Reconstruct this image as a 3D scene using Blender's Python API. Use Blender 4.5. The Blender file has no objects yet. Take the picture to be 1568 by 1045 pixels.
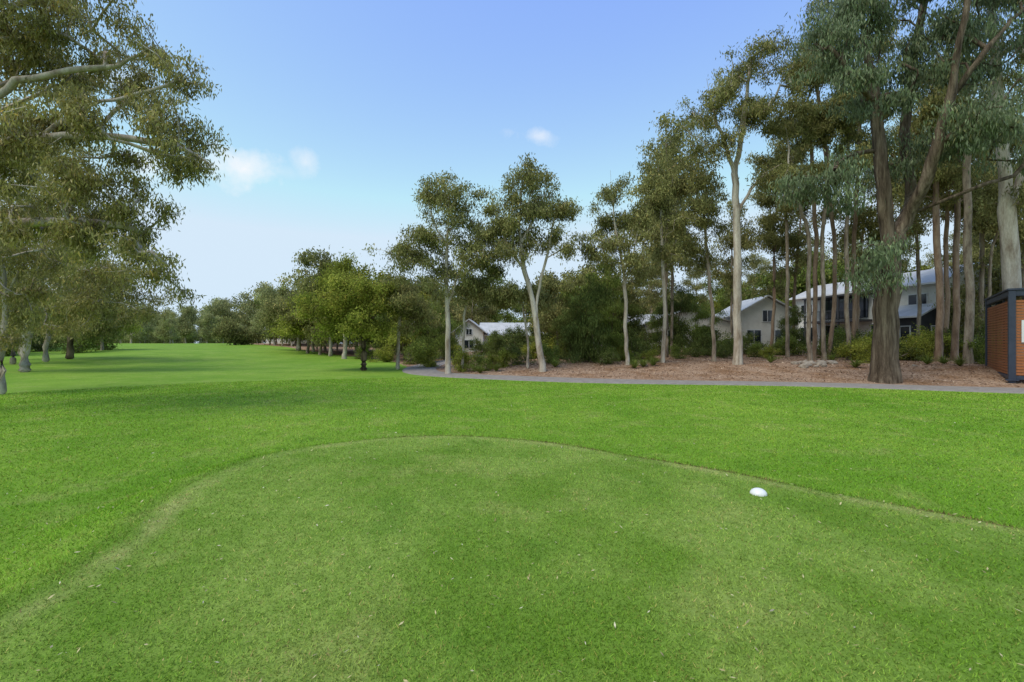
import bpy, math, random
import numpy as np
from mathutils import Vector
random.seed(3)
F=740.0; CU=784.0; CV=522.0; HC=2.0
sc=bpy.context.scene
sc.view_settings.view_transform='Standard'; sc.view_settings.look='None'; sc.view_settings.exposure=0

# ------------------------------------------------------------ helpers
def sstep(a,b,x):
    t=np.clip((np.asarray(x,float)-a)/(b-a),0,1); return t*t*(3-2*t)
def catmull(pts,n=8,closed=False):
    pts=[np.array(p,float) for p in pts]; out=[]
    N=len(pts); rng=range(N if closed else N-1)
    for i in rng:
        if closed: p0,p1,p2,p3=pts[i-1],pts[i],pts[(i+1)%N],pts[(i+2)%N]
        else: p0,p1,p2,p3=pts[max(i-1,0)],pts[i],pts[i+1],pts[min(i+2,N-1)]
        for k in range(n):
            t=k/n
            out.append(0.5*((2*p1)+(-p0+p2)*t+(2*p0-5*p1+4*p2-p3)*t*t+(-p0+3*p1-3*p2+p3)*t**3))
    if not closed: out.append(pts[-1])
    return np.array(out)
def sdf_poly(x,y,poly):
    x=np.asarray(x,float); y=np.asarray(y,float)
    d=np.full(x.shape,1e18); ins=np.zeros(x.shape,bool)
    M=len(poly)
    for i in range(M):
        ax,ay=poly[i]; bx,by=poly[(i+1)%M]
        ex,ey=bx-ax,by-ay; L=ex*ex+ey*ey+1e-12
        t=np.clip(((x-ax)*ex+(y-ay)*ey)/L,0,1)
        dd=(x-ax-t*ex)**2+(y-ay-t*ey)**2
        d=np.minimum(d,dd)
        if ay!=by:
            c=((ay>y)!=(by>y))&(x<(bx-ax)*(y-ay)/(by-ay)+ax)
            ins^=c
    d=np.sqrt(d)
    return np.where(ins,d,-d)
TEE=catmull([(4.4,4.1),(3.85,4.68),(3.27,5.25),(2.6,6.0),(1.5,6.9),(0.6,7.65),(-0.93,8.2),(-2.3,7.9),(-3.4,6.9),(-3.6,5.6),(-3.4,4.6),(-3.1,3.6),(-3.0,1.5),(-3.4,-3),(0,-7),(6,-6),(7.5,-2),(6.3,1.9)],5,True)
PATHC=catmull([(95,-2),(60,9),(40,14.5),(20.8,19.7),(12.5,22.2),(3.8,24.2),(-1.2,26.3),(-4,28.5),(-6,31.9),(-6.7,37),(-5.5,44),(-1,54),(6,66)],8)
front=catmull([(95,-2),(60,9),(40,14.5),(20.8,19.7),(12.5,22.2),(3.8,24.2),(-1.2,26.3),(-4,28.5),(-6,31.9),(-8.5,38),(-13,49),(-21,59),(-36,78),(-60,110),(-90,170)],5)
BED=np.vstack([front,[(-90,600),(600,600),(600,-2)]])
def hgt(x,y,full=False):
    x=np.asarray(x,float); y=np.asarray(y,float)
    tee=sdf_poly(x,y,TEE); bed=sdf_poly(x,y,BED)
    z=1.18*sstep(26,112,y)*(.25+.75*sstep(5,-45,x))*sstep(60,5,x)
    z=z+(0.6*sstep(0.5,9,bed)+0.5*sstep(9,32,bed))*sstep(-16,2,x)
    z=z-6.0*sstep(114,240,y)
    wl=.25+.75*sstep(-3.3,-.6,x)
    z=z+(0.27+.13*(1-wl))*sstep(-1.6,-0.05,tee)+0.13*wl*sstep(-0.12,0.03,tee)+0.05*sstep(0,2.5,tee)
    z=z+0.05*np.sin(x*0.31+1.3)*np.sin(y*0.27)*sstep(9,20,np.hypot(x,y))
    z=z+0.25*sstep(-18,-40,x)*sstep(5,40,y)
    if full: return z,tee,bed
    return z
def H1(x,y): return float(hgt(np.array([x]),np.array([y]))[0])
def px(u,v,d): return np.array([(u-CU)/F*d,d,HC-(v-CV)/F*d])

def link(o,parent=None):
    sc.collection.objects.link(o)
    if parent: o.parent=parent
    return o
def mesh_quads(name,V,Q,mats,midx=None,smooth=None,col=None):
    me=bpy.data.meshes.new(name)
    V=np.ascontiguousarray(V,dtype=np.float32); Q=np.ascontiguousarray(Q,dtype=np.int32); k=Q.shape[1]
    me.vertices.add(len(V)); me.vertices.foreach_set('co',V.ravel())
    me.loops.add(Q.size); me.loops.foreach_set('vertex_index',Q.ravel())
    me.polygons.add(len(Q))
    me.polygons.foreach_set('loop_start',np.arange(0,Q.size,k,dtype=np.int32))
    me.polygons.foreach_set('loop_total',np.full(len(Q),k,dtype=np.int32))
    for m in mats: me.materials.append(m)
    if midx is not None: me.polygons.foreach_set('material_index',np.asarray(midx,dtype=np.int32))
    if smooth is not None: me.polygons.foreach_set('use_smooth',np.asarray(smooth,dtype=bool))
    me.update(calc_edges=True)
    if col is not None:
        a=me.attributes.new('col','FLOAT_COLOR','POINT'); a.data.foreach_set('color',np.ascontiguousarray(col,dtype=np.float32).ravel())
    return me

# ------------------------------------------------------------ materials
class NT:
    def __init__(s,name):
        s.m=bpy.data.materials.new(name); s.m.use_nodes=True; s.t=s.m.node_tree
        s.b=s.t.nodes['Principled BSDF']; s.out=s.t.nodes['Material Output']
    def n(s,t,**k):
        nd=s.t.nodes.new(t)
        for a,b in k.items(): setattr(nd,a,b)
        return nd
    def l(s,a,b): s.t.links.new(a,b)
    def noise(s,scale,detail=3,rough=.55,vec=None,dist=0):
        n=s.n('ShaderNodeTexNoise'); n.inputs['Scale'].default_value=scale; n.inputs['Detail'].default_value=detail
        n.inputs['Roughness'].default_value=rough; n.inputs['Distortion'].default_value=dist
        if vec: s.l(vec,n.inputs['Vector'])
        return n.outputs['Fac']
    def ramp(s,fac,stops):
        r=s.n('ShaderNodeValToRGB'); e=r.color_ramp.elements
        while len(e)<len(stops): e.new(0.5)
        for q,(p,c) in zip(e,stops):
            q.position=p; q.color=(c,c,c,1) if isinstance(c,(float,int)) else (*c,1)
        s.l(fac,r.inputs['Fac']); return r.outputs['Color']
    def mix(s,f,a,b,mode='MIX'):
        m=s.n('ShaderNodeMixRGB',blend_type=mode)
        for i,x in enumerate((f,a,b)):
            if isinstance(x,(int,float)): m.inputs[i].default_value=x if i==0 else (x,x,x,1)
            elif isinstance(x,tuple): m.inputs[i].default_value=(*x,1)
            else: s.l(x,m.inputs[i])
        return m.outputs[0]
    def math(s,op,a,b=0.0,c=None):
        m=s.n('ShaderNodeMath',operation=op)
        for i,x in enumerate((a,b,c)):
            if x is None: continue
            if isinstance(x,(int,float)): m.inputs[i].default_value=x
            else: s.l(x,m.inputs[i])
        return m.outputs[0]
    def mr(s,v,a,b,c=0.,d=1.,smooth=True):
        m=s.n('ShaderNodeMapRange'); 
        if smooth: m.interpolation_type='SMOOTHSTEP'
        s.l(v,m.inputs[0])
        for i,x in enumerate((a,b,c,d)): m.inputs[i+1].default_value=x
        return m.outputs[0]
    def pos(s): return s.n('ShaderNodeNewGeometry').outputs['Position']
    def obj(s,scale=(1,1,1)):
        t=s.n('ShaderNodeTexCoord').outputs['Object']
        m=s.n('ShaderNodeMapping'); m.inputs['Scale'].default_value=scale; s.l(t,m.inputs['Vector']); return m.outputs[0]
    def bump(s,h,strength=.5,dist=.02,bsdf=None):
        b=s.n('ShaderNodeBump'); b.inputs['Strength'].default_value=strength; b.inputs['Distance'].default_value=dist
        s.l(h,b.inputs['Height']); s.l(b.outputs[0],(bsdf or s.b).inputs['Normal'])
    def attr(s,name,out='Fac'):
        a=s.n('ShaderNodeAttribute'); a.attribute_name=name; return a.outputs[out]
    def color(s,c,rough=.8,spec=.3,bsdf=None):
        b=bsdf or s.b
        if isinstance(c,tuple): b.inputs['Base Color'].default_value=(*c,1)
        else: s.l(c,b.inputs['Base Color'])
        b.inputs['Roughness'].default_value=rough; b.inputs['Specular IOR Level'].default_value=spec

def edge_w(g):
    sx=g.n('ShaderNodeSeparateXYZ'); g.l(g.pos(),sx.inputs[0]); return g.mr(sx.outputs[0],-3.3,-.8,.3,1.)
def grass_color(g,tee,hi=True):
    p=g.pos(); w=edge_w(g)
    n1=g.noise(0.22,3,.6,p); n2=g.noise(1.1,4,.6,p); n4=g.noise(.8,2,.5,p)
    fair=g.mix(g.mr(n1,.3,.7),(.190,.365,.030),(.295,.46,.055))
    teec=g.mix(g.mr(n4,.35,.65),(.190,.33,.036),(.30,.425,.078))
    c=g.mix(g.mr(tee,-.25,.05),fair,teec)
    c=g.mix(g.math('MULTIPLY',g.mr(n2,.5,.72),.6),c,(.39,.45,.12))
    c=g.mix(g.math('MULTIPLY',g.mr(n2,.30,.46,1.,0.),.5),c,(.12,.26,.024))
    lip=g.math('MULTIPLY',g.mr(g.math('ABSOLUTE',g.math('ADD',tee,-.16)),.0,.18,1.,0.),g.mr(n2,.40,.58,.3,1.))
    c=g.mix(g.math('MULTIPLY',lip,.65),c,(.45,.47,.16))
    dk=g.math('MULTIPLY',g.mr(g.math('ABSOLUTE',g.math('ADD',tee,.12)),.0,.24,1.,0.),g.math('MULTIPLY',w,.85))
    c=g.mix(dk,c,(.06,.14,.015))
    if hi:
        n3=g.noise(9,3,.65,p); c=g.mix(g.math('MULTIPLY',g.mr(n3,.35,.65,1.,0.),.45),c,(.13,.25,.024))
    return c
def edge_line(g,tee,gc,amt):
    p=g.pos()
    cut=g.math('ADD',tee,g.math('MULTIPLY',g.math('ADD',g.noise(3.,3,.7,p),-.5),.12))
    line=g.math('MULTIPLY',g.mr(g.math('ABSOLUTE',cut),.025,.085,1.,0.),g.mr(g.noise(.7,1,.5,p),.32,.44))
    return g.mix(g.math('MULTIPLY',g.math('MULTIPLY',line,g.mr(edge_w(g),.35,.95)),amt),gc,(.17,.11,.05))
g=NT('ground_mat'); p=g.pos(); tee=g.attr('tee'); bed=g.attr('bed')
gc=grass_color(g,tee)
fine=g.noise(70,4,.75,p)
gc=g.mix(.78,gc,g.ramp(fine,[(.3,.38),(.66,1.0)]),'MULTIPLY')
gc=edge_line(g,tee,gc,.95)
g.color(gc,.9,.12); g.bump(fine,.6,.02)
vor=g.n('ShaderNodeTexVoronoi'); vor.inputs['Scale'].default_value=15; g.l(p,vor.inputs['Vector'])
bn=g.noise(.6,3,.6,p); bn2=g.noise(6,4,.7,p)
bc=g.ramp(vor.outputs['Color'],[(.15,(.14,.092,.062)),(.5,(.36,.235,.16)),(.85,(.57,.41,.29))])
bc=g.mix(.5,bc,g.ramp(bn2,[(.3,(.14,.09,.055)),(.7,(.53,.37,.26))]))
bc=g.mix(g.mr(bn,.35,.7),bc,g.mix(1.,bc,(.70,.60,.50),'MULTIPLY'))
b2=g.n('ShaderNodeBsdfDiffuse'); g.l(bc,b2.inputs['Color']); g.bump(vor.outputs['Distance'],.7,.03,b2)
bd=g.math('ADD',bed,g.math('MULTIPLY',g.math('ADD',g.noise(3,4,.7,p),-.5),1.2))
ms=g.n('ShaderNodeMixShader'); g.l(g.mr(bd,-.05,.10),ms.inputs[0]); g.l(g.b.outputs[0],ms.inputs[1]); g.l(b2.outputs[0],ms.inputs[2]); g.l(ms.outputs[0],g.out.inputs['Surface'])
MG=g.m
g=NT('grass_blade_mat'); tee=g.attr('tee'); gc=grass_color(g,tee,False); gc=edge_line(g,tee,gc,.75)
r=g.attr('col','Color'); gc=g.mix(1.,gc,r,'MULTIPLY')
df=g.n('ShaderNodeBsdfDiffuse'); g.l(gc,df.inputs['Color'])
tr=g.n('ShaderNodeBsdfTranslucent'); g.l(gc,tr.inputs['Color']); mx=g.n('ShaderNodeMixShader'); mx.inputs[0].default_value=.4
g.l(df.outputs[0],mx.inputs[1]); g.l(tr.outputs[0],mx.inputs[2]); g.l(mx.outputs[0],g.out.inputs['Surface'])
MBLADE=g.m
def leafmat(name,a,b,y,k=1.35,trans=.35,gloss=False):
    a,b,y=[tuple(min(.9,q*k) for q in c) for c in (a,b,y)]
    g=NT(name); at=g.attr('col','Color'); sp=g.n('ShaderNodeSeparateColor'); g.l(at,sp.inputs[0])
    c=g.mix(sp.outputs[1],a,b); c=g.mix(g.mr(sp.outputs[2],.72,1.),c,y)
    mm=g.n('ShaderNodeVectorMath',operation='SCALE'); g.l(c,mm.inputs[0]); g.l(sp.outputs[0],mm.inputs['Scale'])
    if gloss: g.color(mm.outputs[0],.5,.35); s0=g.b
    else: s0=g.n('ShaderNodeBsdfDiffuse'); g.l(mm.outputs[0],s0.inputs['Color'])
    tr=g.n('ShaderNodeBsdfTranslucent'); g.l(mm.outputs[0],tr.inputs['Color']); mx=g.n('ShaderNodeMixShader'); mx.inputs[0].default_value=trans
    g.l(s0.outputs[0],mx.inputs[1]); g.l(tr.outputs[0],mx.inputs[2]); g.l(mx.outputs[0],g.out.inputs['Surface'])
    return g.m
LOLIVE=leafmat('gum_leaf_mat',(.115,.122,.042),(.225,.22,.085),(.33,.26,.10),1.5)
LGOLD=leafmat('golden_gum_leaf_mat',(.155,.148,.042),(.275,.245,.075),(.42,.29,.09),gloss=True)
LBLUE=leafmat('bluegreen_leaf_mat',(.075,.105,.05),(.15,.185,.088),(.21,.20,.08),1.45,gloss=True)
LBRIGHT=leafmat('round_tree_leaf_mat',(.13,.155,.026),(.24,.25,.048),(.34,.28,.06),1.5)
LDARK=leafmat('casuarina_leaf_mat',(.06,.085,.026),(.12,.145,.04),(.17,.16,.05),1.45)
LSHRUB=leafmat('shrub_leaf_mat',(.085,.12,.028),(.165,.20,.045),(.24,.22,.06),1.45)
LHAZE=leafmat('hazed_leaf_mat',(.14,.155,.065),(.25,.25,.11),(.33,.29,.13),1.7)  # far gum leaves, distance haze painted in as lighter leaf colours
def barkmat(name,c1,c2,c3,st=3.,bs=.5,vert=.25,bd=.02):
    g=NT(name); v=g.obj((1,1,vert)); n=g.noise(st,4,.65,v); m=g.noise(st*7,3,.7,v)
    c=g.ramp(n,[(.33,c1),(.5,c2),(.66,c3)]); c=g.mix(.5,c,g.ramp(m,[(.3,.4),(.7,1.)]),'MULTIPLY')
    g.color(c,.85,.2); g.bump(m,bs,bd); return g.m
BPALE=barkmat('pale_gum_bark',(.28,.21,.15),(.52,.45,.36),(.66,.60,.50))
BGREY=barkmat('grey_bark',(.17,.13,.095),(.34,.27,.20),(.48,.41,.31),4)
BRED=barkmat('reddish_bark',(.19,.12,.08),(.34,.235,.16),(.45,.345,.25),3)
BDARK=barkmat('rough_dark_bark',(.05,.033,.02),(.17,.125,.085),(.32,.25,.175),5,1.,.10,.09)

# ------------------------------------------------------------ ground sheet
def axis(lo,hi,fine,c0,c1,grow):
    a=list(np.arange(c0,c1,fine)); s=fine; x=a[-1]
    while x<hi: s=min(s*grow,40); x+=s; a.append(x)
    s=fine; x=a[0]; b=[]
    while x>lo: s=min(s*grow,40); x-=s; b.append(x)
    return np.array(b[::-1]+a)
xs=axis(-900,900,.05,-4.2,5.2,1.04); ys=axis(-60,1200,.05,1.2,8.6,1.035)
X,Y=np.meshgrid(xs,ys); Z,T,B=hgt(X.ravel(),Y.ravel(),True)
nx,ny=len(xs),len(ys); idx=np.arange(nx*ny).reshape(ny,nx)
Q=np.stack([idx[:-1,:-1],idx[:-1,1:],idx[1:,1:],idx[1:,:-1]],-1).reshape(-1,4)
me=mesh_quads('ground',np.stack([X.ravel(),Y.ravel(),Z],1),Q,[MG],smooth=np.ones(len(Q),bool))
for nm,a in (('tee',T),('bed',B)):
    at=me.attributes.new(nm,'FLOAT','POINT'); at.data.foreach_set('value',a.astype(np.float32))
link(bpy.data.objects.new('ground',me))

# ------------------------------------------------------------ grass blades
rng=np.random.default_rng(5)
def grass():
    N=600000
    r=1.3+26*rng.random(N)**1.9
    th=np.radians(rng.uniform(-56,56,N)); x=r*np.sin(th); y=r*np.cos(th)
    z,t,b=hgt(x,y,True); k=b<-1.4
    r,x,y,z,t=[q[k] for q in (r,x,y,z,t)]; N=len(r)
    L=np.where(t>0,rng.uniform(.008,.020,N),rng.uniform(.012,.030,N))*(1+r*.03)
    L=np.where((np.abs(t)<.07)&(x>-2.5),L*1.5,L)
    W=.0018*(1+r*.25)*rng.uniform(.7,1.3,N)
    a=rng.uniform(0,2*np.pi,N); lean=rng.uniform(.3,1.7,N)*L; la=rng.uniform(0,2*np.pi,N)
    base=np.stack([x,y,z-.001],1); w=np.stack([np.cos(a),np.sin(a),0*a],1)*W[:,None]
    tip=base+np.stack([np.cos(la)*lean,np.sin(la)*lean,L],1)
    V=np.stack([base-w,base+w,tip],1).reshape(-1,3)
    Q=np.arange(3*N).reshape(-1,3)
    br=rng.uniform(.5,1.65,N); ye=rng.random(N)
    c=np.stack([br*(1+.6*(ye>.9)),br,br*(1+.8*(ye>.9)),np.ones(N)],1)
    me=mesh_quads('grass',V,Q,[MBLADE],col=np.repeat(c,3,0))
    at=me.attributes.new('tee','FLOAT','POINT'); at.data.foreach_set('value',np.repeat(t,3).astype(np.float32))
    link(bpy.data.objects.new('grass',me))
grass()
def flakes(name,x,y,size,mat,lift=.012,tilt=.35):
    N=len(x); z=hgt(x,y)+lift
    c=np.stack([x,y,z],1); a=rng.uniform(0,2*np.pi,N)
    d=np.stack([np.cos(a),np.sin(a),rng.normal(0,tilt,N)],1)*size[:,None]
    w=np.stack([-np.sin(a),np.cos(a),rng.normal(0,tilt,N)],1)*size[:,None]*.3
    V=np.stack([c-d,c+w,c+d,c-w],1).reshape(-1,3)
    br=rng.uniform(.5,1.3,N); col=np.stack([br,rng.random(N),rng.random(N),np.ones(N)],1)
    me=mesh_quads(name,V,np.arange(4*N).reshape(-1,4),[mat],col=np.repeat(col,4,0)); return link(bpy.data.objects.new(name,me))
MLIT=leafmat('leaf_litter_mat',(.18,.115,.08),(.41,.28,.20),(.60,.46,.34),1.,.1)
MFALL=leafmat('fallen_leaf_mat',(.40,.33,.14),(.58,.52,.30),(.66,.60,.44),1.,.1)
N=2600; r=1.8+22*rng.random(N); th=np.radians(rng.uniform(-50,50,N))
flakes('fallen_leaves',r*np.sin(th),r*np.cos(th),rng.uniform(.006,.017,N)*(1+r*.06),MFALL,.019)
N=50000; x=rng.uniform(-14,45,N); y=20+32*rng.random(N)**1.3; b=sdf_poly(x,y,BED); k=b>rng.exponential(.35,N)+1.35
flakes('leaf_litter',x[k],y[k],rng.uniform(.03,.09,k.sum()),MLIT,.03)

# ------------------------------------------------------------ cart path
g=NT('asphalt_mat'); p=g.pos(); c=g.ramp(g.noise(3,4,.7,p),[(.3,(.24,.21,.185)),(.7,(.36,.325,.29))]); c=g.mix(.5,c,g.ramp(g.noise(60,2,.7,p),[(.3,.5),(.7,1.)]),'MULTIPLY')
g.color(c,.9,.2); MASP=g.m
P=PATHC; tan=np.gradient(P,axis=0); tan/=np.linalg.norm(tan,axis=1)[:,None]; nor=np.stack([-tan[:,1],tan[:,0]],1)
offs=np.linspace(-1.3,1.3,9); n=len(P)
PP=P[:,None,:]+nor[:,None,:]*offs[None,:,None]; zz=hgt(PP[...,0],PP[...,1])+.045
zz[:,0]-=.08; zz[:,-1]-=.08
V=np.concatenate([PP,zz[...,None]],-1).reshape(-1,3); idx=np.arange(n*9).reshape(n,9)
Q=np.stack([idx[:-1,:-1],idx[:-1,1:],idx[1:,1:],idx[1:,:-1]],-1).reshape(-1,4)
link(bpy.data.objects.new('golf_cart_path',mesh_quads('golf_cart_path',V,Q[:,::-1],[MASP],smooth=np.ones(len(Q),bool))))

# ------------------------------------------------------------ trees
def build_tree(name,seed,stems,ells,R,bark,leaf,nleaf,dens=1.0,L=.2,W=.05,tuft=.4,droop=1.,clump=.9,perc=6,hmin=None,bright=1.0,place=True,step=.55,kexp=.52,spread=.72):
    rg=np.random.default_rng(seed)
    base=np.array(stems[0][0],float)
    P=[];par=[];att=[]
    def add(pt,pa,at): P.append(np.array(pt,float)); par.append(pa); att.append(at); return len(P)-1
    hm=hmin if hmin is not None else 2.0
    for si,st in enumerate(stems):
        st=catmull([np.array(q,float)-base for q in st],4)
        if si==0:
            last=add([0,0,-.15],-1,False); last=add([0,0,.12],last,False); last=add(np.array([0,0,.4])+(st[1]-st[0])*.1,last,False)
            pts=[q for q in st[1:] if q[2]>.6]
        else:
            A=np.array(P); last=int(np.argmin(np.linalg.norm(A-st[0],axis=1))); pts=list(st[1:])
        for q in pts:
            q0=P[last]; dd=np.linalg.norm(q-q0); k=max(1,int(dd/.7))
            for j in range(1,k+1):
                last=add(q0+(q-q0)*j/k+rg.normal(0,.03,3)*[1,1,.3],last,(q0+(q-q0)*j/k)[2]>hm)
    nst=len(P)
    T=[]
    for e in ells:
        K=max(2,int(round(e[3]*e[5]*dens*1.25/clump**2)))
        for i in range(K):
            v=rg.normal(size=3); v/=np.linalg.norm(v); v*=rg.random()**.42
            c=np.array(e[:3])-base+v*np.array(e[3:6])
            cr=clump*rg.uniform(.5,1.15)
            for j in range(rg.integers(max(2,perc-3),perc+3)):
                T.append(c+rg.normal(size=3)*np.array([cr,cr,cr*.6])*.72)
    T=np.array(T)
    A=np.array(P)
    d0=np.array([np.min(np.linalg.norm(A[3:]-t,axis=1)) for t in T]); T=T[np.argsort(d0)]
    cap=nst+len(T)*14; AP=np.zeros((cap,3)); AP[:nst]=A; AT=np.zeros(cap,bool); AT[:nst]=att
    n=nst
    if not AT[:n].any(): AT[n-2:n]=True
    par=list(par)+[0]*(cap-nst); tips=[]
    for t in T:
        df=t-AP[:n]; ds=np.linalg.norm(df,axis=1)+1e-6
        cost=ds*(1.35-.55*df[:,2]/ds)+np.where(AT[:n],0,1e6)
        j=int(np.argmin(cost)); D=ds[j]; k=min(12,max(1,int(D/step)))
        pj=par[j]; dr=AP[j]-AP[pj] if pj>=0 else np.array([0,0,1.]); dr/=np.linalg.norm(dr)+1e-6
        ctrl=AP[j]+D*.45*(.55*dr+.55*df[j]/D+np.array([0,0,.12]))
        last=j
        for i in range(1,k+1):
            s=i/k; q=(1-s)**2*AP[j]+2*s*(1-s)*ctrl+s*s*t+(rg.normal(0,.05,3) if i<k else 0)
            AP[n]=q; par[n]=last; AT[n]=True; last=n; n+=1
        tips.append(last)
    AP=AP[:n]; cnt=np.zeros(n)
    for t in tips: cnt[t]+=1
    for i in range(n-1,0,-1): cnt[par[i]]+=max(cnt[i],.6 if i<nst else 0)
    cnt=np.maximum(cnt,.6); N0=cnt[0]
    top=AP[:,2].max(); rad=R*(cnt/N0)**kexp*(1-.30*np.clip(AP[:,2]/top,0,1)); 
    for i in range(n):
        if AP[i,2]<2: rad[i]*=1+.32*math.exp(-max(AP[i,2],0)/(.25+R*.6))
    rad=np.maximum(rad,.008)
    ch=[[] for _ in range(n)]
    for i in range(1,n): ch[par[i]].append(i)
    VV=[];QQ=[];off=0
    starts=[(-1,0)]
    while starts:
        pa,s=starts.pop(); path=[] if pa<0 else [pa]; cur=s
        while True:
            path.append(cur)
            if not ch[cur]: break
            c=sorted(ch[cur],key=lambda q:-cnt[q]); 
            for o in c[1:]: starts.append((cur,o))
            cur=c[0]
        pts=AP[path]; rr=rad[path].copy()
        if pa>=0: rr[0]=rr[1]*1.15
        if len(pts)<2: continue
        ns=20 if rr.max()>.3 else (8 if rr.max()>.09 else (5 if rr.max()>.03 else 3))
        tg=np.gradient(pts,axis=0); tg/=np.linalg.norm(tg,axis=1)[:,None]+1e-9
        ref=np.array([1.,0,0]) if abs(tg[:,2].mean())>.75 else np.array([0,0,1.])
        u=np.cross(tg,ref); u/=np.linalg.norm(u,axis=1)[:,None]+1e-9; w=np.cross(tg,u)
        an=np.arange(ns)/ns*2*np.pi
        ir=np.ones((len(pts),ns))
        if ns>=8: ir=1+rg.normal(0,.05,(1,ns))+rg.normal(0,.02,(len(pts),ns))
        V=pts[:,None,:]+(u[:,None,:]*np.cos(an)[None,:,None]+w[:,None,:]*np.sin(an)[None,:,None])*(rr[:,None]*ir)[...,None]
        m=len(pts); id_=np.arange(m*ns).reshape(m,ns)+off; nx_=np.roll(id_,-1,1)
        QQ.append(np.stack([id_[:-1],nx_[:-1],nx_[1:],id_[1:]],-1).reshape(-1,4)); VV.append(V.reshape(-1,3)); off+=m*ns
    V1=np.vstack(VV);Q1=np.vstack(QQ)
    tp=AP[tips]; m=len(tp); per=max(3,int(nleaf/m)); 
    tb=rg.uniform(.68,1.28,m); tg_=rg.random(m)
    C=np.repeat(tp,per,0); Nn=len(C)
    o=rg.normal(size=(Nn,3))*np.array([tuft,tuft,tuft*.75])*spread; o[:,2]-=tuft*.15*droop
    C=C+o; a=rg.normal(size=(Nn,3))*.6; a[:,2]-=droop; a/=np.linalg.norm(a,axis=1)[:,None]
    w=np.cross(a,rg.normal(size=(Nn,3))); w/=np.linalg.norm(w,axis=1)[:,None]
    l=(L*rg.uniform(.6,1.3,Nn))[:,None]; ww=(W*.5*rg.uniform(.7,1.3,Nn))[:,None]
    V2=np.stack([C,C+a*l*.4+w*ww,C+a*l,C+a*l*.4-w*ww],1).reshape(-1,3)
    Q2=np.arange(4*Nn).reshape(-1,4)+off
    br=np.repeat(tb,per)*rg.uniform(.65,1.4,Nn)*bright
    col=np.stack([br,np.clip(np.repeat(tg_,per)*.6+rg.random(Nn)*.4,0,1),rg.random(Nn)**1.0*np.repeat(.75+.25*rg.random(m),per),np.ones(Nn)],1)
    cc=np.vstack([np.ones((off,4)),np.repeat(col,4,0)])
    me=mesh_quads(name,np.vstack([V1,V2]),np.vstack([Q1,Q2]),[bark,leaf],
        midx=np.r_[np.zeros(len(Q1)),np.ones(Nn)],smooth=np.r_[np.ones(len(Q1),bool),np.zeros(Nn,bool)],col=cc)
    if place:
        ob=bpy.data.objects.new(name,me); ob.location=base; link(ob); return ob
    return me
def tree_px(name,seed,d,stems,ells,R,bark,leaf,nleaf,**k):
    S=[]
    for si,s in enumerate(stems):
        pts=[]
        for q in s:
            dd=d+(q[2] if len(q)>2 else 0); pts.append(px(q[0],q[1],dd))
        if si==0: pts[0][2]=H1(pts[0][0],pts[0][1])
        S.append(pts)
    E=[]
    for e in ells:
        dd=d+(e[4] if len(e)>4 else 0); c=px(e[0],e[1],dd); s=dd/F
        E.append((*c,e[2]*s,e[2]*s*.9,e[3]*s))
    return build_tree(name,seed,S,E,R,bark,leaf,nleaf,**k)
GUM='eucalyptus_tree'
tree_px('ironbark_tree',11,23.,[[(1355,583),(1357,500),(1362,400),(1362,350)],
  [(1362,375),(1352,290),(1338,150),(1318,20),(1300,-110)],
  [(1362,385),(1385,340),(1420,270,-1),(1448,170,-1.5),(1470,60,-2),(1490,-60,-2)],
  [(1370,360),(1395,300,1),(1385,200,1.5),(1400,80,2),(1430,-60,2)],
  [(1395,325),(1440,310,-1),(1500,285,-2),(1550,270,-2)],
  [(1340,160),(1300,110,-1),(1270,70,-1)],[(1345,230),(1310,235),(1280,250,-1)],[(1450,160,-1),(1500,90,-2),(1550,30,-2)],[(1358,440),(1345,400,-.6),(1340,380,-1)]],
  [(1270,50,40,60),(1340,-20,90,60),(1275,280,45,48),(1338,398,16,38,-1),(1400,130,60,60),(1400,250,40,30),(1480,60,70,70),(1490,200,50,50,-2),(1555,200,50,80,-2),(1450,-60,120,60),(1560,-20,80,90),(1320,190,36,50,1),(1310,90,40,40,-1)],
  .52,BDARK,LBLUE,66000,L=.26,W=.055,tuft=.40,droop=2.2,clump=.85,perc=7,dens=1.05,hmin=3.2,kexp=.50)
tree_px(GUM,21,13.,[[(-150,640),(-140,480),(-110,330),(-80,230)],
  [(-100,300),(0,222),(100,208),(200,212),(290,232),(325,258)],
  [(-80,230),(10,135),(90,112),(180,98),(240,70)],
  [(-80,230),(-20,60),(60,-20),(120,-90)],
  [(-120,360),(0,345),(100,338),(190,345),(255,352)],
  [(60,212),(130,165),(190,150),(260,130)],[(-90,250),(0,290,2),(90,280,3),(170,290,3)],[(-80,230,0),(0,100,2),(100,40,3),(190,20,3)]],
  [(40,40,90,70),(150,40,80,60),(225,105,50,45),(292,240,30,36),(245,205,60,40),(150,190,80,45),(40,180,90,60),(212,300,50,35),(222,395,30,35),(180,350,70,40),(80,330,110,55),(-100,100,110,140),(60,-60,130,60),(10,420,80,40,2),(120,270,90,40),(60,110,100,50,2),(170,120,90,40,2),(270,150,36,36),(30,260,80,40,2)],
  .30,BPALE,LGOLD,90000,L=.14,W=.036,tuft=.23,droop=1.3,clump=.5,perc=8,dens=.82,hmin=2.5,step=.35,kexp=.42)
tree_px(GUM,22,30.,[[(38,570),(42,500),(58,410),(75,330),(80,250)],[(50,450),(20,380),(0,300)],[(55,430),(110,380),(150,350)]],
  [(60,420,70,50),(150,440,55,40),(10,330,80,80),(110,300,80,80),(180,400,40,40),(200,470,22,25),(70,210,80,60),(110,480,60,30),(30,480,60,30)],.27,BPALE,LGOLD,36000,L=.22,W=.065,tuft=.4,clump=.9,hmin=2)
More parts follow.
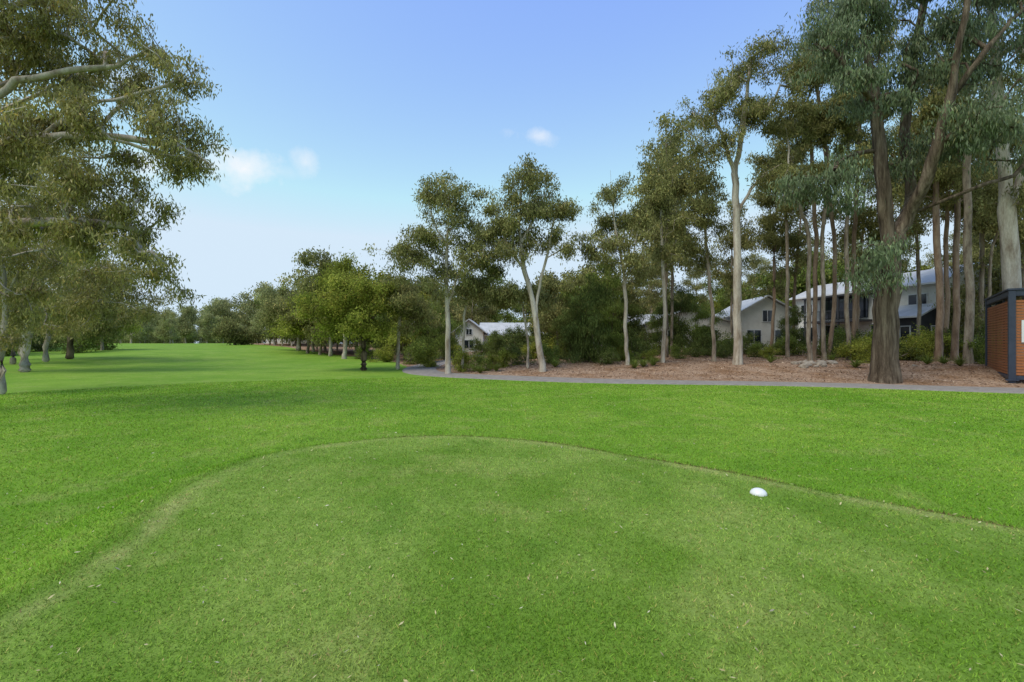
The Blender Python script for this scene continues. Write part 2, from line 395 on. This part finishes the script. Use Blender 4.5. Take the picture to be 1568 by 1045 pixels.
tree_px(GUM,23,18.5,[[(3,606),(4,520),(8,430),(-10,330)],[(6,450),(40,400),(60,350)]],
  [(0,450,55,40),(-30,340,80,80),(40,370,60,40),(20,500,40,20)],.12,BPALE,LGOLD,16000,L=.15,W=.04,tuft=.3,clump=.6,hmin=2)
tree_px(GUM,24,44.,[[(107,556),(108,520),(112,470)],[(110,500),(90,460),(70,430)]],
  [(120,455,60,40),(60,470,50,35),(170,480,40,25),(100,500,60,14)],.26,BDARK,LOLIVE,16000,L=.27,W=.08,tuft=.5,clump=1.1,hmin=1.5)
tree_px(GUM,25,36.,[[(20,566),(22,480),(30,400)]],[(30,430,70,60),(-20,470,60,40),(90,500,40,18)],.16,BGREY,LGOLD,13000,L=.24,W=.07,tuft=.5,clump=1.,hmin=1.5)
tree_px(GUM,26,40.,[[(70,562),(72,500),(60,430),(65,350)]],[(65,380,80,70),(150,400,60,50),(195,440,50,40),(225,480,25,30)],.2,BPALE,LGOLD,22000,L=.26,W=.075,tuft=.5,clump=1.,hmin=2)
CK=dict(L=.21,W=.06,tuft=.34,clump=.66,perc=7,kexp=.46,spread=.7)
tree_px(GUM,31,29.,[[(686,573),(686,500),(684,400),(688,320),(690,265)],[(686,470),(702,420),(722,380)],[(685,430),(650,400),(612,375)],[(685,380),(665,340),(655,300)],[(686,360),(710,320),(722,290)]],
  [(692,305,44,50),(612,375,28,28),(648,355,34,40),(724,375,32,44),(665,285,26,25),(702,410,44,32),(640,410,42,22),(690,350,50,40)],.155,BPALE,LOLIVE,23000,dens=.95,**CK)
tree_px(GUM,32,30.5,[[(708,570),(710,500),(715,440),(712,400)]],[(712,440,34,34),(748,425,28,30)],.09,BPALE,LOLIVE,8500,**CK)
tree_px(GUM,33,28.5,[[(831,573),(824,520),(815,460),(800,400),(796,340),(802,260)],[(820,490),(826,440),(840,380),(852,320)],[(808,420),(780,380),(762,340)],[(800,370),(825,320),(835,290)]],
  [(808,295,44,48),(763,325,24,42),(852,310,24,32),(790,370,46,36),(848,370,30,34),(800,258,26,20),(810,335,50,35)],.19,BPALE,LOLIVE,23000,dens=.95,**CK)
tree_px(GUM,34,30.,[[(808,566),(808,520),(800,470),(790,430)]],[(785,440,34,28),(815,455,28,24)],.08,BPALE,LOLIVE,8000,**CK)
tree_px(GUM,35,30.5,[[(961,566),(958,500),(955,420),(940,330),(934,260)],[(956,440),(970,390),(980,340)]],
  [(930,280,22,38),(938,345,44,42),(975,340,25,35),(912,375,28,28),(955,400,44,28)],.13,BPALE,LOLIVE,16000,dens=.95,**CK)
tree_px(GUM,36,32.,[[(1015,556),(1018,480),(1014,380),(1012,300),(1008,245)]],
  [(1008,275,26,36),(1020,335,30,30),(990,300,15,25),(1035,390,26,22)],.13,BPALE,LOLIVE,11500,dens=.95,**CK)
tree_px(GUM,37,33.,[[(1093,554),(1092,500),(1085,420),(1078,330)]],[(1075,330,35,45),(1095,290,30,40),(1060,390,34,26)],.13,BGREY,LOLIVE,13000,**CK)
tree_px(GUM,38,30.,[[(1130,560),(1129,480),(1129,400),(1127,320),(1124,255)],[(1125,262),(1136,210),(1142,160),(1148,100)],[(1124,262),(1108,215),(1092,170),(1082,120)],[(1128,330),(1150,290),(1180,260)]],
  [(1085,140,42,52),(1146,100,44,55),(1190,170,36,45),(1065,215,32,32),(1185,265,38,32),(1105,235,38,26),(1210,90,30,40),(1130,175,36,40)],.25,BPALE,LOLIVE,25000,L=.22,W=.06,tuft=.34,clump=.75,dens=.9,perc=7,hmin=7,kexp=.40)
for i,(u,ub,vt,cu,cv,d) in enumerate([(1238,1240,300,1215,190,33),(1249,1246,200,1240,110,34),(1260,1262,260,1270,190,33.5),(1277,1268,150,1250,60,36),(1297,1300,240,1300,160,34),(1308,1302,180,1320,90,37),(1205,1206,300,1200,250,38),(1185,1180,300,1175,300,42)]):
    tree_px(GUM,50+i,d,[[(ub,555),(u,470),(u,360),(cu*.4+u*.6,(vt+360)/2),(cu,vt-20)]],[(cu,cv,36,60),(cu+10,cv+70,36,36)],.15,BRED if i%2 else BGREY,LOLIVE,12000,L=.24,W=.07,tuft=.38,clump=.85,dens=.9,hmin=6)
for i,(u,u2,d,R,bk,cv) in enumerate([(1437,1430,32,.21,BRED,220),(1462,1468,33,.19,BRED,240),(1482,1480,30,.23,BGREY,150),(1447,1452,36,.16,BRED,260),(1500,1510,38,.16,BGREY,250),(1405,1400,40,.14,BGREY,260)]):
    tree_px(GUM,70+i,d,[[(u,560),(u+3,450),((u+u2)/2,340),(u2,cv)]],[(u2,cv-40,50,65),(u2+25,cv+40,40,40),(u2-30,cv+30,34,40)],R,bk,LOLIVE,14000,L=.25,W=.07,tuft=.43,clump=.95,dens=.9,hmin=6)
tree_px(GUM,80,25.5,[[(1552,570),(1549,450),(1543,320),(1530,160),(1522,40),(1515,-80)],[(1543,330),(1570,240),(1590,140)]],
  [(1500,-40,80,70),(1590,60,60,90),(1560,320,40,40)],.40,BPALE,LOLIVE,20000,L=.23,W=.06,tuft=.4,clump=.9,hmin=7)
tree_px('round_fig_tree',41,33.,[[(557,567),(557,530),(550,490),(545,460)],[(556,515),(530,480),(505,465)],[(556,510),(575,480),(585,455)]],
  [(532,445,52,36),(500,475,36,32),(575,465,34,44),(540,492,60,28)],.22,BDARK,LBRIGHT,28000,L=.17,W=.09,tuft=.36,droop=.6,clump=.75,dens=1.4,hmin=1.4)
tree_px(GUM,42,34.,[[(609,566),(610,520),(614,470),(618,420)]],[(617,450,35,40),(640,490,28,22),(600,425,22,20)],.13,BPALE,LOLIVE,14000,L=.22,W=.07,tuft=.42,clump=.8)
tree_px(GUM,43,68.,[[(457,541),(458,500),(456,460)]],[(455,475,34,38),(435,495,20,22),(480,485,20,20)],.28,BPALE,LOLIVE,13000,L=.35,W=.13,tuft=.8,clump=1.5,hmin=2)
tree_px(GUM,44,50.,[[(527,553),(528,500),(520,460)]],[(520,435,40,25),(545,450,40,40)],.22,BPALE,LBRIGHT,14000,L=.3,W=.11,tuft=.65,clump=1.2,hmin=2)
tree_px(GUM,45,90.,[[(360,534),(360,510),(361,495)]],[(360,502,20,16),(375,505,14,14)],.25,BGREY,LOLIVE,8000,L=.4,W=.16,tuft=.9,clump=1.6,hmin=2)
def proto(name,seed,Ht,rc,hb,R,bark,leaf,nl,L,W,clump=1.2,tuft=.6,dens=1.,droop=1.):
    rg=np.random.default_rng(seed); b=rg.normal(0,.5,2)
    st=[[(0,0,0),(b[0]*.3,b[1]*.3,hb),(b[0],b[1],Ht*.7),(b[0]*1.3,b[1]*1.3,Ht*.93)]]
    E=[]
    for i in range(5):
        t=(i+.5)/5; z=hb+(Ht-hb)*t; r=rc*(.55+.6*math.sin(math.pi*min(1,t*.9+.08)))*.75
        a=rg.uniform(0,6.28); E.append((math.cos(a)*rc*.35,math.sin(a)*rc*.35,z,r,r,(Ht-hb)*.17))
    return build_tree(name,seed,st,E,R,bark,leaf,nl,L=L,W=W,clump=clump,tuft=tuft,dens=dens,droop=droop,hmin=hb*.8,place=False,step=.8)
tall=[proto('tall_gum_proto',100+i,17+i%3*1.5,2.5+.3*(i%2),7.0+i%2*2,.16,[BGREY,BPALE,BRED][i%3],LOLIVE,10000,.30,.10,tuft=.55,dens=.9) for i in range(5)]
mid=[proto('mid_gum_proto',120+i,9.5+i%2,3.2,2.4,.17,[BGREY,BPALE][i%2],[LOLIVE,LSHRUB,LBRIGHT,LOLIVE][i%4],11000,.32,.14,1.3,.65,1.0) for i in range(4)]
bushy=[proto('bushy_gum_proto',130+i,9.,3.4,.9,.15,BGREY,[LOLIVE,LSHRUB][i%2],12000,.36,.16,1.3,.75,1.2) for i in range(3)]
far=[proto('far_gum_proto',180+i,9.+2*(i%2),[3.,4.2,2.6,3.6][i],2.2,.2,BPALE,LHAZE,8000,.42,.20,1.6,.8,[.9,1.1,.8,.9][i]) for i in range(4)]
cas=[proto('casuarina_proto',140+i,8.,1.9,.6,.12,BDARK,[LDARK,LSHRUB,LDARK][i],11000,.34,.07,.9,.48,1.4,1.6) for i in range(3)]
shr=[proto('shrub_proto',160+i,1.9,1.3,.15,.04,BGREY,[LSHRUB,LDARK,LBRIGHT][i],4500,.14,.07,.5,.28,2.0,.2) for i in range(3)]
def empty(name):
    e=bpy.data.objects.new(name,None); return link(e)
def put(me,x,y,s,parent=None,name=None,sz=None):
    o=bpy.data.objects.new(name or 'tree',me); o.location=(x,y,H1(x,y)-.05); o.rotation_euler=(0,0,random.uniform(0,6.28)); o.scale=(s,s,sz or s*random.uniform(.9,1.1)); link(o,parent); return o
houses_keep=[(37.5,50,10),(27,56,8),(14.5,57,6),(0,68,7),(50,48,9)]
sight=[(700,825,62),(1000,1190,52),(1225,1420,46)]
def free(x,y,tallt):
    for hx,hy,hr in houses_keep:
        if (x-hx)**2+(y-hy)**2<hr*hr: return False
    u=CU+F*x/y
    if not tallt:
        for a,b,dd in sight:
            if a-25<u<b+25 and y<dd: return False
    return True
W1=empty('background_woodland'); placed=[]
def scatter(n,urange,drange,meshes,srange,par,mind=2.5,tallt=False):
    c=0;tries=0
    while c<n and tries<n*30:
        tries+=1; u=random.uniform(*urange); d=random.uniform(*drange); x=(u-CU)/F*d
        if not free(x,d,tallt): continue
        if any((x-a)**2+(d-b)**2<mind**2 for a,b in placed): continue
        placed.append((x,d)); put(random.choice(meshes),x,d,random.uniform(*srange),par,'woodland_tree'); c+=1
scatter(30,(1000,1900),(36,62),tall,(.7,1.1),W1,2.6,True)
scatter(22,(950,1900),(62,95),tall,(.75,1.0),W1,3)
scatter(18,(1150,1700),(58,75),mid+bushy,(.9,1.3),W1,3.2)
scatter(34,(560,1500),(78,115),mid+bushy,(.9,1.35),W1,3.2)
scatter(8,(830,1000),(38,52),mid,(.6,.8),W1,2.5)
scatter(5,(1430,1560),(38,50),mid,(.5,.8),W1,2.5)
scatter(8,(600,690),(46,62),mid,(.65,.9),W1,2.8)
scatter(14,(470,640),(55,75),mid,(.8,1.1),W1,2.8)
scatter(16,(410,520),(82,112),mid+far,(.7,1.0),W1,3.5)
scatter(24,(-700,190),(48,100),mid+bushy,(.8,1.15),W1,4)
W2=empty('distant_tree_row')
scatter(9,(170,430),(112,128),far,(.5,.9),W2,7)
scatter(75,(-300,470),(135,200),far,(.8,1.6),W2,4)
scatter(30,(-300,470),(205,240),bushy,(1.2,1.7),W2,5)
scatter(45,(400,1700),(115,170),bushy,(1.1,1.7),W2,5)
for (u,d,s) in [(885,33,.5),(905,32,.65),(930,34,.6),(868,35,.45),(1075,46,.6),(1030,42,.7),(912,36,.8),(960,40,.6),(655,42,.6),(590,48,.7),(680,45,.6),(760,46,.3),(790,48,.3),(830,46,.5),(1000,44,.5),(1215,42,.5),(845,44,.6)]:
    put(random.choice(cas),(u-CU)/F*d,d,s,None,'casuarina_tree')
for (u,d,s) in [(712,30.5,.7),(735,30,.5),(755,31,.5),(775,31.5,.55),(795,32,.6),(845,32,.6),(690,48,.9),(735,48,.8),(752,49,1.1),(760,50,1.0),(775,47,1.1),(805,48,1.1),(820,52,1.2),(925,31,.55),(1000,33,.5),(1110,37,.6),(1160,38,.6),(1180,36,.5),(1330,30,.8),(1315,33,.8),(1375,33,.8),(1395,34,1.),(1410,33,.8),(1215,40,.9),(1060,38,.6),(1040,36,.5),(1085,42,.9),(1120,44,.9),(660,36,.8),(640,40,.9),(590,44,.8),(1430,36,1.1),(1500,30,.8),(1510,34,1.2),(970,31,.4),(560,50,.8),(20,60,1.6),(60,62,1.8),(-40,55,2),(120,58,1.8),(150,66,2.),(0,50,1.5),(1350,38,1.1),(1280,40,1.),(1300,37,.9),(820,38,.7),(870,42,1.2),(1140,42,.8)]+[(random.uniform(840,1540),random.uniform(34,43),random.uniform(.45,.9)) for _ in range(26)]:
    put(random.choice(shr),(u-CU)/F*d,d,s,None,'shrub')

# ------------------------------------------------------------ buildings
def simple(name,c1,c2,rough=.8,scale=2,spec=.3):
    g=NT(name); c=g.ramp(g.noise(scale,4,.6,g.obj()),[(.3,c1),(.7,c2)]); g.color(c,rough,spec); return g.m
MWALL=simple('render_wall_mat',(.62,.60,.54),(.74,.72,.66)); MDARKW=simple('dark_cladding_mat',(.045,.045,.05),(.07,.07,.075))
g=NT('metal_roof_mat'); o=g.obj(); w=g.n('ShaderNodeTexWave'); w.inputs['Scale'].default_value=1.6; g.l(o,w.inputs['Vector'])
c=g.ramp(g.noise(1.2,4,.6,o),[(.3,(.42,.42,.41)),(.7,(.56,.55,.54))]); g.color(c,.5,.4); g.bump(w.outputs['Fac'],.6,.03); MROOF=g.m
MTRIM=simple('white_trim_mat',(.68,.68,.68),(.78,.78,.78)); 
g=NT('window_glass_mat'); g.color((.02,.025,.03),.08,.6); MGL=g.m
def box(name,par,c,s,mat,rotz=0,bev=0.0):
    x,y,z=[q/2 for q in s]
    V=[(-x,-y,-z),(x,-y,-z),(x,y,-z),(-x,y,-z),(-x,-y,z),(x,-y,z),(x,y,z),(-x,y,z)]
    me=bpy.data.meshes.new(name); me.from_pydata(V,[],[(0,3,2,1),(4,5,6,7),(0,1,5,4),(1,2,6,5),(2,3,7,6),(3,0,4,7)]); me.materials.append(mat)
    o=bpy.data.objects.new(name,me); o.location=c; o.rotation_euler=(0,0,rotz); link(o,par)
    if bev: m=o.modifiers.new('b','BEVEL'); m.width=bev; m.segments=2
    return o
def poly(name,par,V,Fs,mat):
    me=bpy.data.meshes.new(name); me.from_pydata(V,[],Fs); me.materials.append(mat); o=bpy.data.objects.new(name,me); link(o,par); return o
def block(par,cx,cy,L,W,wh,rh,wall,wins=(),ewins=(),ov=.45,z0=-.5):
    x0,x1,y0,y1=cx-L/2,cx+L/2,cy-W/2,cy+W/2
    V=[(x0,y0,z0),(x1,y0,z0),(x1,y1,z0),(x0,y1,z0),(x0,y0,wh),(x1,y0,wh),(x1,y1,wh),(x0,y1,wh),(x0,cy,wh+rh),(x1,cy,wh+rh)]
    poly('walls',par,V,[(0,1,5,4),(2,3,7,6),(1,2,6,9,5),(3,0,4,8,7)],wall)
    sl=rh/(W/2); ye=W/2+ov; ze=wh-sl*ov; t=.14
    for sgn in (-1,1):
        a=[(x0-ov,cy+sgn*ye,ze+.06),(x1+ov,cy+sgn*ye,ze+.06),(x1+ov,cy,wh+rh+.06),(x0-ov,cy,wh+rh+.06)]
        Vv=a+[(p[0],p[1],p[2]+t) for p in a]
        poly('roof_slope',par,Vv,[(0,1,2,3),(4,5,6,7),(0,1,5,4),(1,2,6,5),(3,0,4,7)],MROOF)
        box('gutter',par,(cx,cy+sgn*(ye+.06),ze+.12),(L+2*ov,.11,.14),MTRIM)
    for (wx,wz,ww,hh) in wins:
        box('window_frame',par,(cx+wx,y0-.03,wz),(ww+.16,.08,hh+.16),MTRIM); box('window_glass',par,(cx+wx,y0-.06,wz),(ww,.08,hh),MGL)
        box('mullion',par,(cx+wx,y0-.105,wz),(.05,.03,hh),MTRIM)
    for (wy,wz,ww,hh) in ewins:
        for xe,s in ((x0,-1),(x1,1)):
            box('window_frame',par,(xe+s*.03,cy+wy,wz),(.08,ww+.16,hh+.16),MTRIM); box('window_glass',par,(xe+s*.06,cy+wy,wz),(.08,ww,hh),MGL)
            box('mullion',par,(xe+s*.105,cy+wy,wz),(.03,.05,hh),MTRIM)
def house(name,x,y,rot):
    e=empty(name); e.location=(x,y,H1(x,y)); e.rotation_euler=(0,0,rot); return e
h=house('two_storey_townhouse',38.6,50,math.radians(-81))
block(h,0,0,17,7,5.9,1.5,MWALL,[(-6.5,4.4,1.6,1.2),(-6.5,1.6,1.8,1.6),(6.5,4.4,1.6,1.2),(6.5,1.6,1.8,1.8),(2.8,4.4,1.4,1.2),(-3,1.5,2.2,2.),(3,1.5,2.2,2.)],[(0,4.4,1.6,1.2),(0,1.6,1.8,1.4)])
box('balcony_slab',h,(-1.5,-4.4,2.9),(7,1.7,.2),MDARKW); box('balcony_recess',h,(-1.5,-3.56,4.3),(6,.1,2.2),MGL)
box('balcony_roof',h,(-1.5,-4.4,5.5),(7.2,1.8,.14),MDARKW)
for i in range(4): box('balcony_post',h,(-4.9+i*2.27,-5.15,2.5),(.14,.14,6),MDARKW)
for i in range(36): box('baluster',h,(-4.9+i*.194,-5.2,3.5),(.03,.03,.95),MDARKW)
box('balcony_rail',h,(-1.5,-5.2,4.0),(7,.06,.06),MDARKW)
block(h,7.0,-4.0,3.2,3.6,3.0,.9,MDARKW,[(0,1.5,1.6,1.2)],[(0,1.5,1.2,1.2)])
h=house('gabled_white_house',26.3,53,math.radians(90-6))
block(h,0,0,8,5.8,3.6,1.7,MWALL,[(-2,1.6,1.4,1.3)],[(0,3.4,.9,1.1),(-1.4,1.3,1.3,1.3),(1.3,1.3,1.3,1.3)])
block(h,1.2,7.0,5.6,9,2.7,1.5,MWALL,[],[(-2,1.4,1.6,1.2),(1.5,1.4,1.6,1.2)])
h=house('white_cottage',-4.4,66,math.radians(0))
block(h,4.8,2.5,9,5.5,2.2,1.5,MWALL,[(-2.5,1.2,1.4,1.2),(0.5,1.2,1.4,1.2),(3,1.2,1.6,1.4)],[])
h2=empty('gable_wing'); h2.parent=h; h2.rotation_euler=(0,0,math.pi/2)
block(h2,0.5,1.2,7,3.6,2.6,1.4,MWALL,[],[(0,2.5,.7,.7),(0,.9,1.2,1.)])
h=house('grey_cottage',14.5,57,math.radians(-4))
block(h,0,0,9,6,2.3,1.5,MWALL,[(-2.5,1.2,1.5,1.2),(0.5,1.2,1.5,1.2),(3,1.2,1.5,1.2)],[])
h=house('dark_townhouse',50,48,math.radians(-70))
block(h,0,0,14,8,6.2,1.6,MDARKW,[(-4,4.5,2,1.3),(0,4.5,2,1.3),(4,4.5,2,1.3),(-4,1.6,2,1.3),(0,1.6,2,1.3),(4,1.6,2,1.3)],[(0,4.5,2,1.3)])
h=house('distant_clubhouse',-50,110,0)
block(h,0,0,9,6,3.2,1.4,MWALL,[(-2.5,1.8,1.5,1.2),(.5,1.8,1.5,1.2),(3,1.8,1.2,2.0)],[])

# ------------------------------------------------------------ slatted shelter at right edge
g=NT('navy_steel_mat'); g.color(g.ramp(g.noise(4,4,.6,g.obj()),[(.3,(.022,.03,.055)),(.7,(.04,.05,.08))]),.45,.5); MNAVY=g.m
g=NT('timber_slat_mat'); v=g.obj((.6,.6,12)); c=g.ramp(g.noise(3,5,.65,v,1.),[(.3,(.20,.065,.025)),(.5,(.34,.12,.045)),(.7,(.44,.18,.07))]); g.color(c,.6,.3); MTIM=g.m
A=np.array([22.75,22.0]); Bp=np.array([27.0,27.4]); ex=Bp-A; LL=np.linalg.norm(ex); ang=math.atan2(ex[1],ex[0])
sh=empty('timber_slat_shelter'); sh.location=(A[0],A[1],H1(A[0],A[1])+.0); sh.rotation_euler=(0,0,ang)
D=3.0; HH=4.2
for (x,y) in ((0,0),(LL,0),(0,-D),(LL,-D)):
    box('steel_post',sh,(x,y,HH/2-.2),(.24,.24,HH+.4),MNAVY,bev=.01); box('base_plate',sh,(x,y,.14),(.42,.42,.05),MNAVY)
for y in (0,-D): box('top_beam',sh,(LL/2,y,HH-.12),(LL-.25,.18,.24),MNAVY); box('bottom_beam',sh,(LL/2,y,.25),(LL-.25,.14,.16),MNAVY)
for x in (0,LL): box('end_beam',sh,(x,-D/2,HH-.12),(.18,D-.25,.24),MNAVY); box('end_sill',sh,(x,-D/2,.25),(.14,D-.25,.16),MNAVY)
box('roof_sheet',sh,(LL/2,-D/2,HH+.06),(LL+.3,D+.3,.08),MNAVY)
ns=26
for i in range(ns):
    z=.42+i*(HH-.78)/ns
    box('slat',sh,(LL/2,.02,z),(LL-.26,.05,.108),MTIM)
    box('slat',sh,(-.02,-D/2,z),(.05,D-.26,.108),MTIM)
for x in (LL/3,2*LL/3): box('stud',sh,(x,-.04,HH/2),(.08,.06,HH-.5),MNAVY)
box('sign_board',sh,(-.08,-.95,2.35),(.04,1.3,1.0),MTRIM)
MTXT=simple('sign_ink_mat',(.02,.02,.03),(.04,.04,.05))
for i in range(4): box('sign_text_line',sh,(-.105,-.9,2.65-i*.2),(.01,.9-.15*(i%2),.06),MTXT)
box('sign_digits',sh,(-.105,-.52,1.98),(.01,.22,.1),MTXT)

# ------------------------------------------------------------ tee marker, rocks
g=NT('white_plastic_mat'); g.color(g.ramp(g.noise(9,4,.6,g.obj()),[(.3,(.72,.72,.70)),(.7,(.82,.82,.8))]),.35,.5); MPL=g.m
V=[];Fc=[];ns=32;prof=[(.082,-.01),(.082,.008),(.078,.022),(.066,.038),(.045,.052),(.02,.060)]
for r,z in prof:
    for i in range(ns): a=2*math.pi*i/ns; V.append((r*math.cos(a),r*math.sin(a),z))
for j in range(len(prof)-1):
    for i in range(ns): Fc.append((j*ns+i,j*ns+(i+1)%ns,(j+1)*ns+(i+1)%ns,(j+1)*ns+i))
V.append((0,0,.062)); k=len(V)-1
for i in range(ns): Fc.append(((len(prof)-1)*ns+i,(len(prof)-1)*ns+(i+1)%ns,k))
o=poly('tee_marker',None,V,Fc,MPL); mx_,my_=2.56,5.02; o.location=(mx_,my_,H1(mx_,my_)+.002); o.data.polygons.foreach_set('use_smooth',[True]*len(Fc))
MROCK=simple('sandstone_mat',(.22,.18,.14),(.42,.36,.29),.9,5)
import bmesh
from mathutils import noise as mn
bm=bmesh.new()
for i in range(26):
    u=random.uniform(1212,1275); d=random.uniform(27.5,30.5)
    if i>21: u,d=[(1340,24),(1345,24.2),(985,30),(1400,27)][i-22]
    x=(u-CU)/F*d; s=random.uniform(.12,.30)
    r=bmesh.ops.create_icosphere(bm,subdivisions=2,radius=s); sx,sy,sz=random.uniform(.8,1.4),random.uniform(.7,1.2),random.uniform(.5,.8)
    off=Vector((random.uniform(0,99),)*3); z0=H1(x,d)
    for v in r['verts']:
        k=1+.45*mn.noise(v.co*1.3/s+off); v.co=Vector((v.co.x*sx*k+x,v.co.y*sy*k+d,v.co.z*sz*k+z0+s*.2))
me=bpy.data.meshes.new('rock_pile'); bm.to_mesh(me); me.materials.append(MROCK); link(bpy.data.objects.new('rock_pile',me))
def strappy(u,d,n=60,L=.8):
    x=(u-CU)/F*d; z=H1(x,d); V=[];Q=[]
    for i in range(n):
        a=random.uniform(0,6.28); e=random.uniform(.5,1.4); l=L*random.uniform(.6,1.1); c,s=math.cos(a),math.sin(a); w=.025
        p=[(0,0),(math.cos(e)*l*.5,math.sin(e)*l*.5),(math.cos(e)*l*1.1,math.sin(e)*l*.75)]; b=len(V)
        for (r,h),ww in zip(p,(w,w,w*.2)): V+= [(r*c-s*ww,r*s+c*ww,h),(r*c+s*ww,r*s-c*ww,h)]
        Q+=[(b,b+1,b+3,b+2),(b+2,b+3,b+5,b+4)]
    rr=np.random.default_rng(n+int(u)); br=rr.uniform(.6,1.3,len(V)); col=np.stack([br,rr.random(len(V)),rr.random(len(V))*.7,br*0+1],1)
    o=bpy.data.objects.new('strappy_leaf_plant',mesh_quads('strappy',np.array(V),np.array(Q),[LSHRUB],col=col)); o.location=(x,d,z); link(o)
for u,d in [(985,29.5),(972,29),(1000,30),(760,29.5),(735,29),(1180,31),(1310,27),(1420,28),(1445,29),(1470,27),(850,30),(1275,31)]: strappy(u,d)

# ------------------------------------------------------------ light & sky
az=math.radians(-130); el=math.radians(58)
S=Vector((math.sin(az)*math.cos(el),math.cos(az)*math.cos(el),math.sin(el)))
sun=bpy.data.lights.new('sun','SUN'); sun.energy=2.5; sun.angle=math.radians(32); sun.color=(1,.94,.83)
so=bpy.data.objects.new('sun',sun); so.rotation_euler=S.to_track_quat('Z','Y').to_euler(); link(so)
w=bpy.data.worlds.new('World'); sc.world=w; w.use_nodes=True; t=w.node_tree; bg=t.nodes['Background']
sky=t.nodes.new('ShaderNodeTexSky'); sky.sky_type='NISHITA'; sky.sun_disc=False; sky.sun_elevation=el; sky.sun_rotation=az%(2*math.pi)
sky.air_density=1.0; sky.dust_density=.5; sky.ozone_density=1.4
tint=t.nodes.new('ShaderNodeMixRGB'); tint.blend_type='MULTIPLY'; tint.inputs[0].default_value=1; tint.inputs[2].default_value=(1.88,1.9,2.3,1); t.links.new(sky.outputs[0],tint.inputs[1])
cap=t.nodes.new('ShaderNodeMixRGB'); cap.blend_type='DARKEN'; cap.inputs[0].default_value=1; cap.inputs[2].default_value=(4.45,5.45,6.4,1); t.links.new(tint.outputs[0],cap.inputs[1])
tc=t.nodes.new('ShaderNodeTexCoord')
nz=t.nodes.new('ShaderNodeTexNoise'); nz.inputs['Scale'].default_value=14; nz.inputs['Detail'].default_value=7; nz.inputs['Roughness'].default_value=.6
t.links.new(tc.outputs['Generated'],nz.inputs['Vector'])
def wm(op,a,b=0.,clamp=False):
    m=t.nodes.new('ShaderNodeMath'); m.operation=op; m.use_clamp=clamp
    for i,x in enumerate((a,b)):
        if isinstance(x,(int,float)): m.inputs[i].default_value=x
        else: t.links.new(x,m.inputs[i])
    return m.outputs[0]
tot=None
for (u,v,ru,rv,am) in [(375,258,50,26,1.),(310,252,44,16,.6),(468,248,18,20,.65),(826,207,34,14,.75),(190,120,60,25,.5),(230,248,40,22,.7),(425,262,34,10,.3)]:
    c=Vector((u-CU,F,CV-v)).normalized()
    sb=t.nodes.new('ShaderNodeVectorMath'); sb.operation='SUBTRACT'; t.links.new(tc.outputs['Generated'],sb.inputs[0]); sb.inputs[1].default_value=c
    ml=t.nodes.new('ShaderNodeVectorMath'); ml.operation='MULTIPLY'; t.links.new(sb.outputs[0],ml.inputs[0]); k=F/c.y
    ml.inputs[1].default_value=(k/ru*.9,k/ru*.9,k/rv*.9)
    ln=t.nodes.new('ShaderNodeVectorMath'); ln.operation='LENGTH'; t.links.new(ml.outputs[0],ln.inputs[0])
    q=wm('SUBTRACT',.9,ln.outputs['Value']); q=wm('ADD',q,wm('MULTIPLY',wm('SUBTRACT',nz.outputs['Fac'],.5),3.2)); q=wm('MULTIPLY',q,.7,True); q=wm('MULTIPLY',q,am)
    tot=q if tot is None else wm('MAXIMUM',tot,q)
mx=t.nodes.new('ShaderNodeMixRGB'); t.links.new(tot,mx.inputs[0]); t.links.new(cap.outputs[0],mx.inputs[1]); mx.inputs[2].default_value=(6.4,6.5,6.7,1)
t.links.new(mx.outputs[0],bg.inputs['Color']); bg.inputs['Strength'].default_value=.15

# ------------------------------------------------------------ camera
cd=bpy.data.cameras.new('camera'); cd.sensor_width=36; cd.lens=36*F/1568; cd.clip_end=3000; cd.clip_start=.05
co=bpy.data.objects.new('camera',cd); co.location=(0,0,HC); co.rotation_euler=(math.radians(90),0,0); link(co); sc.camera=co
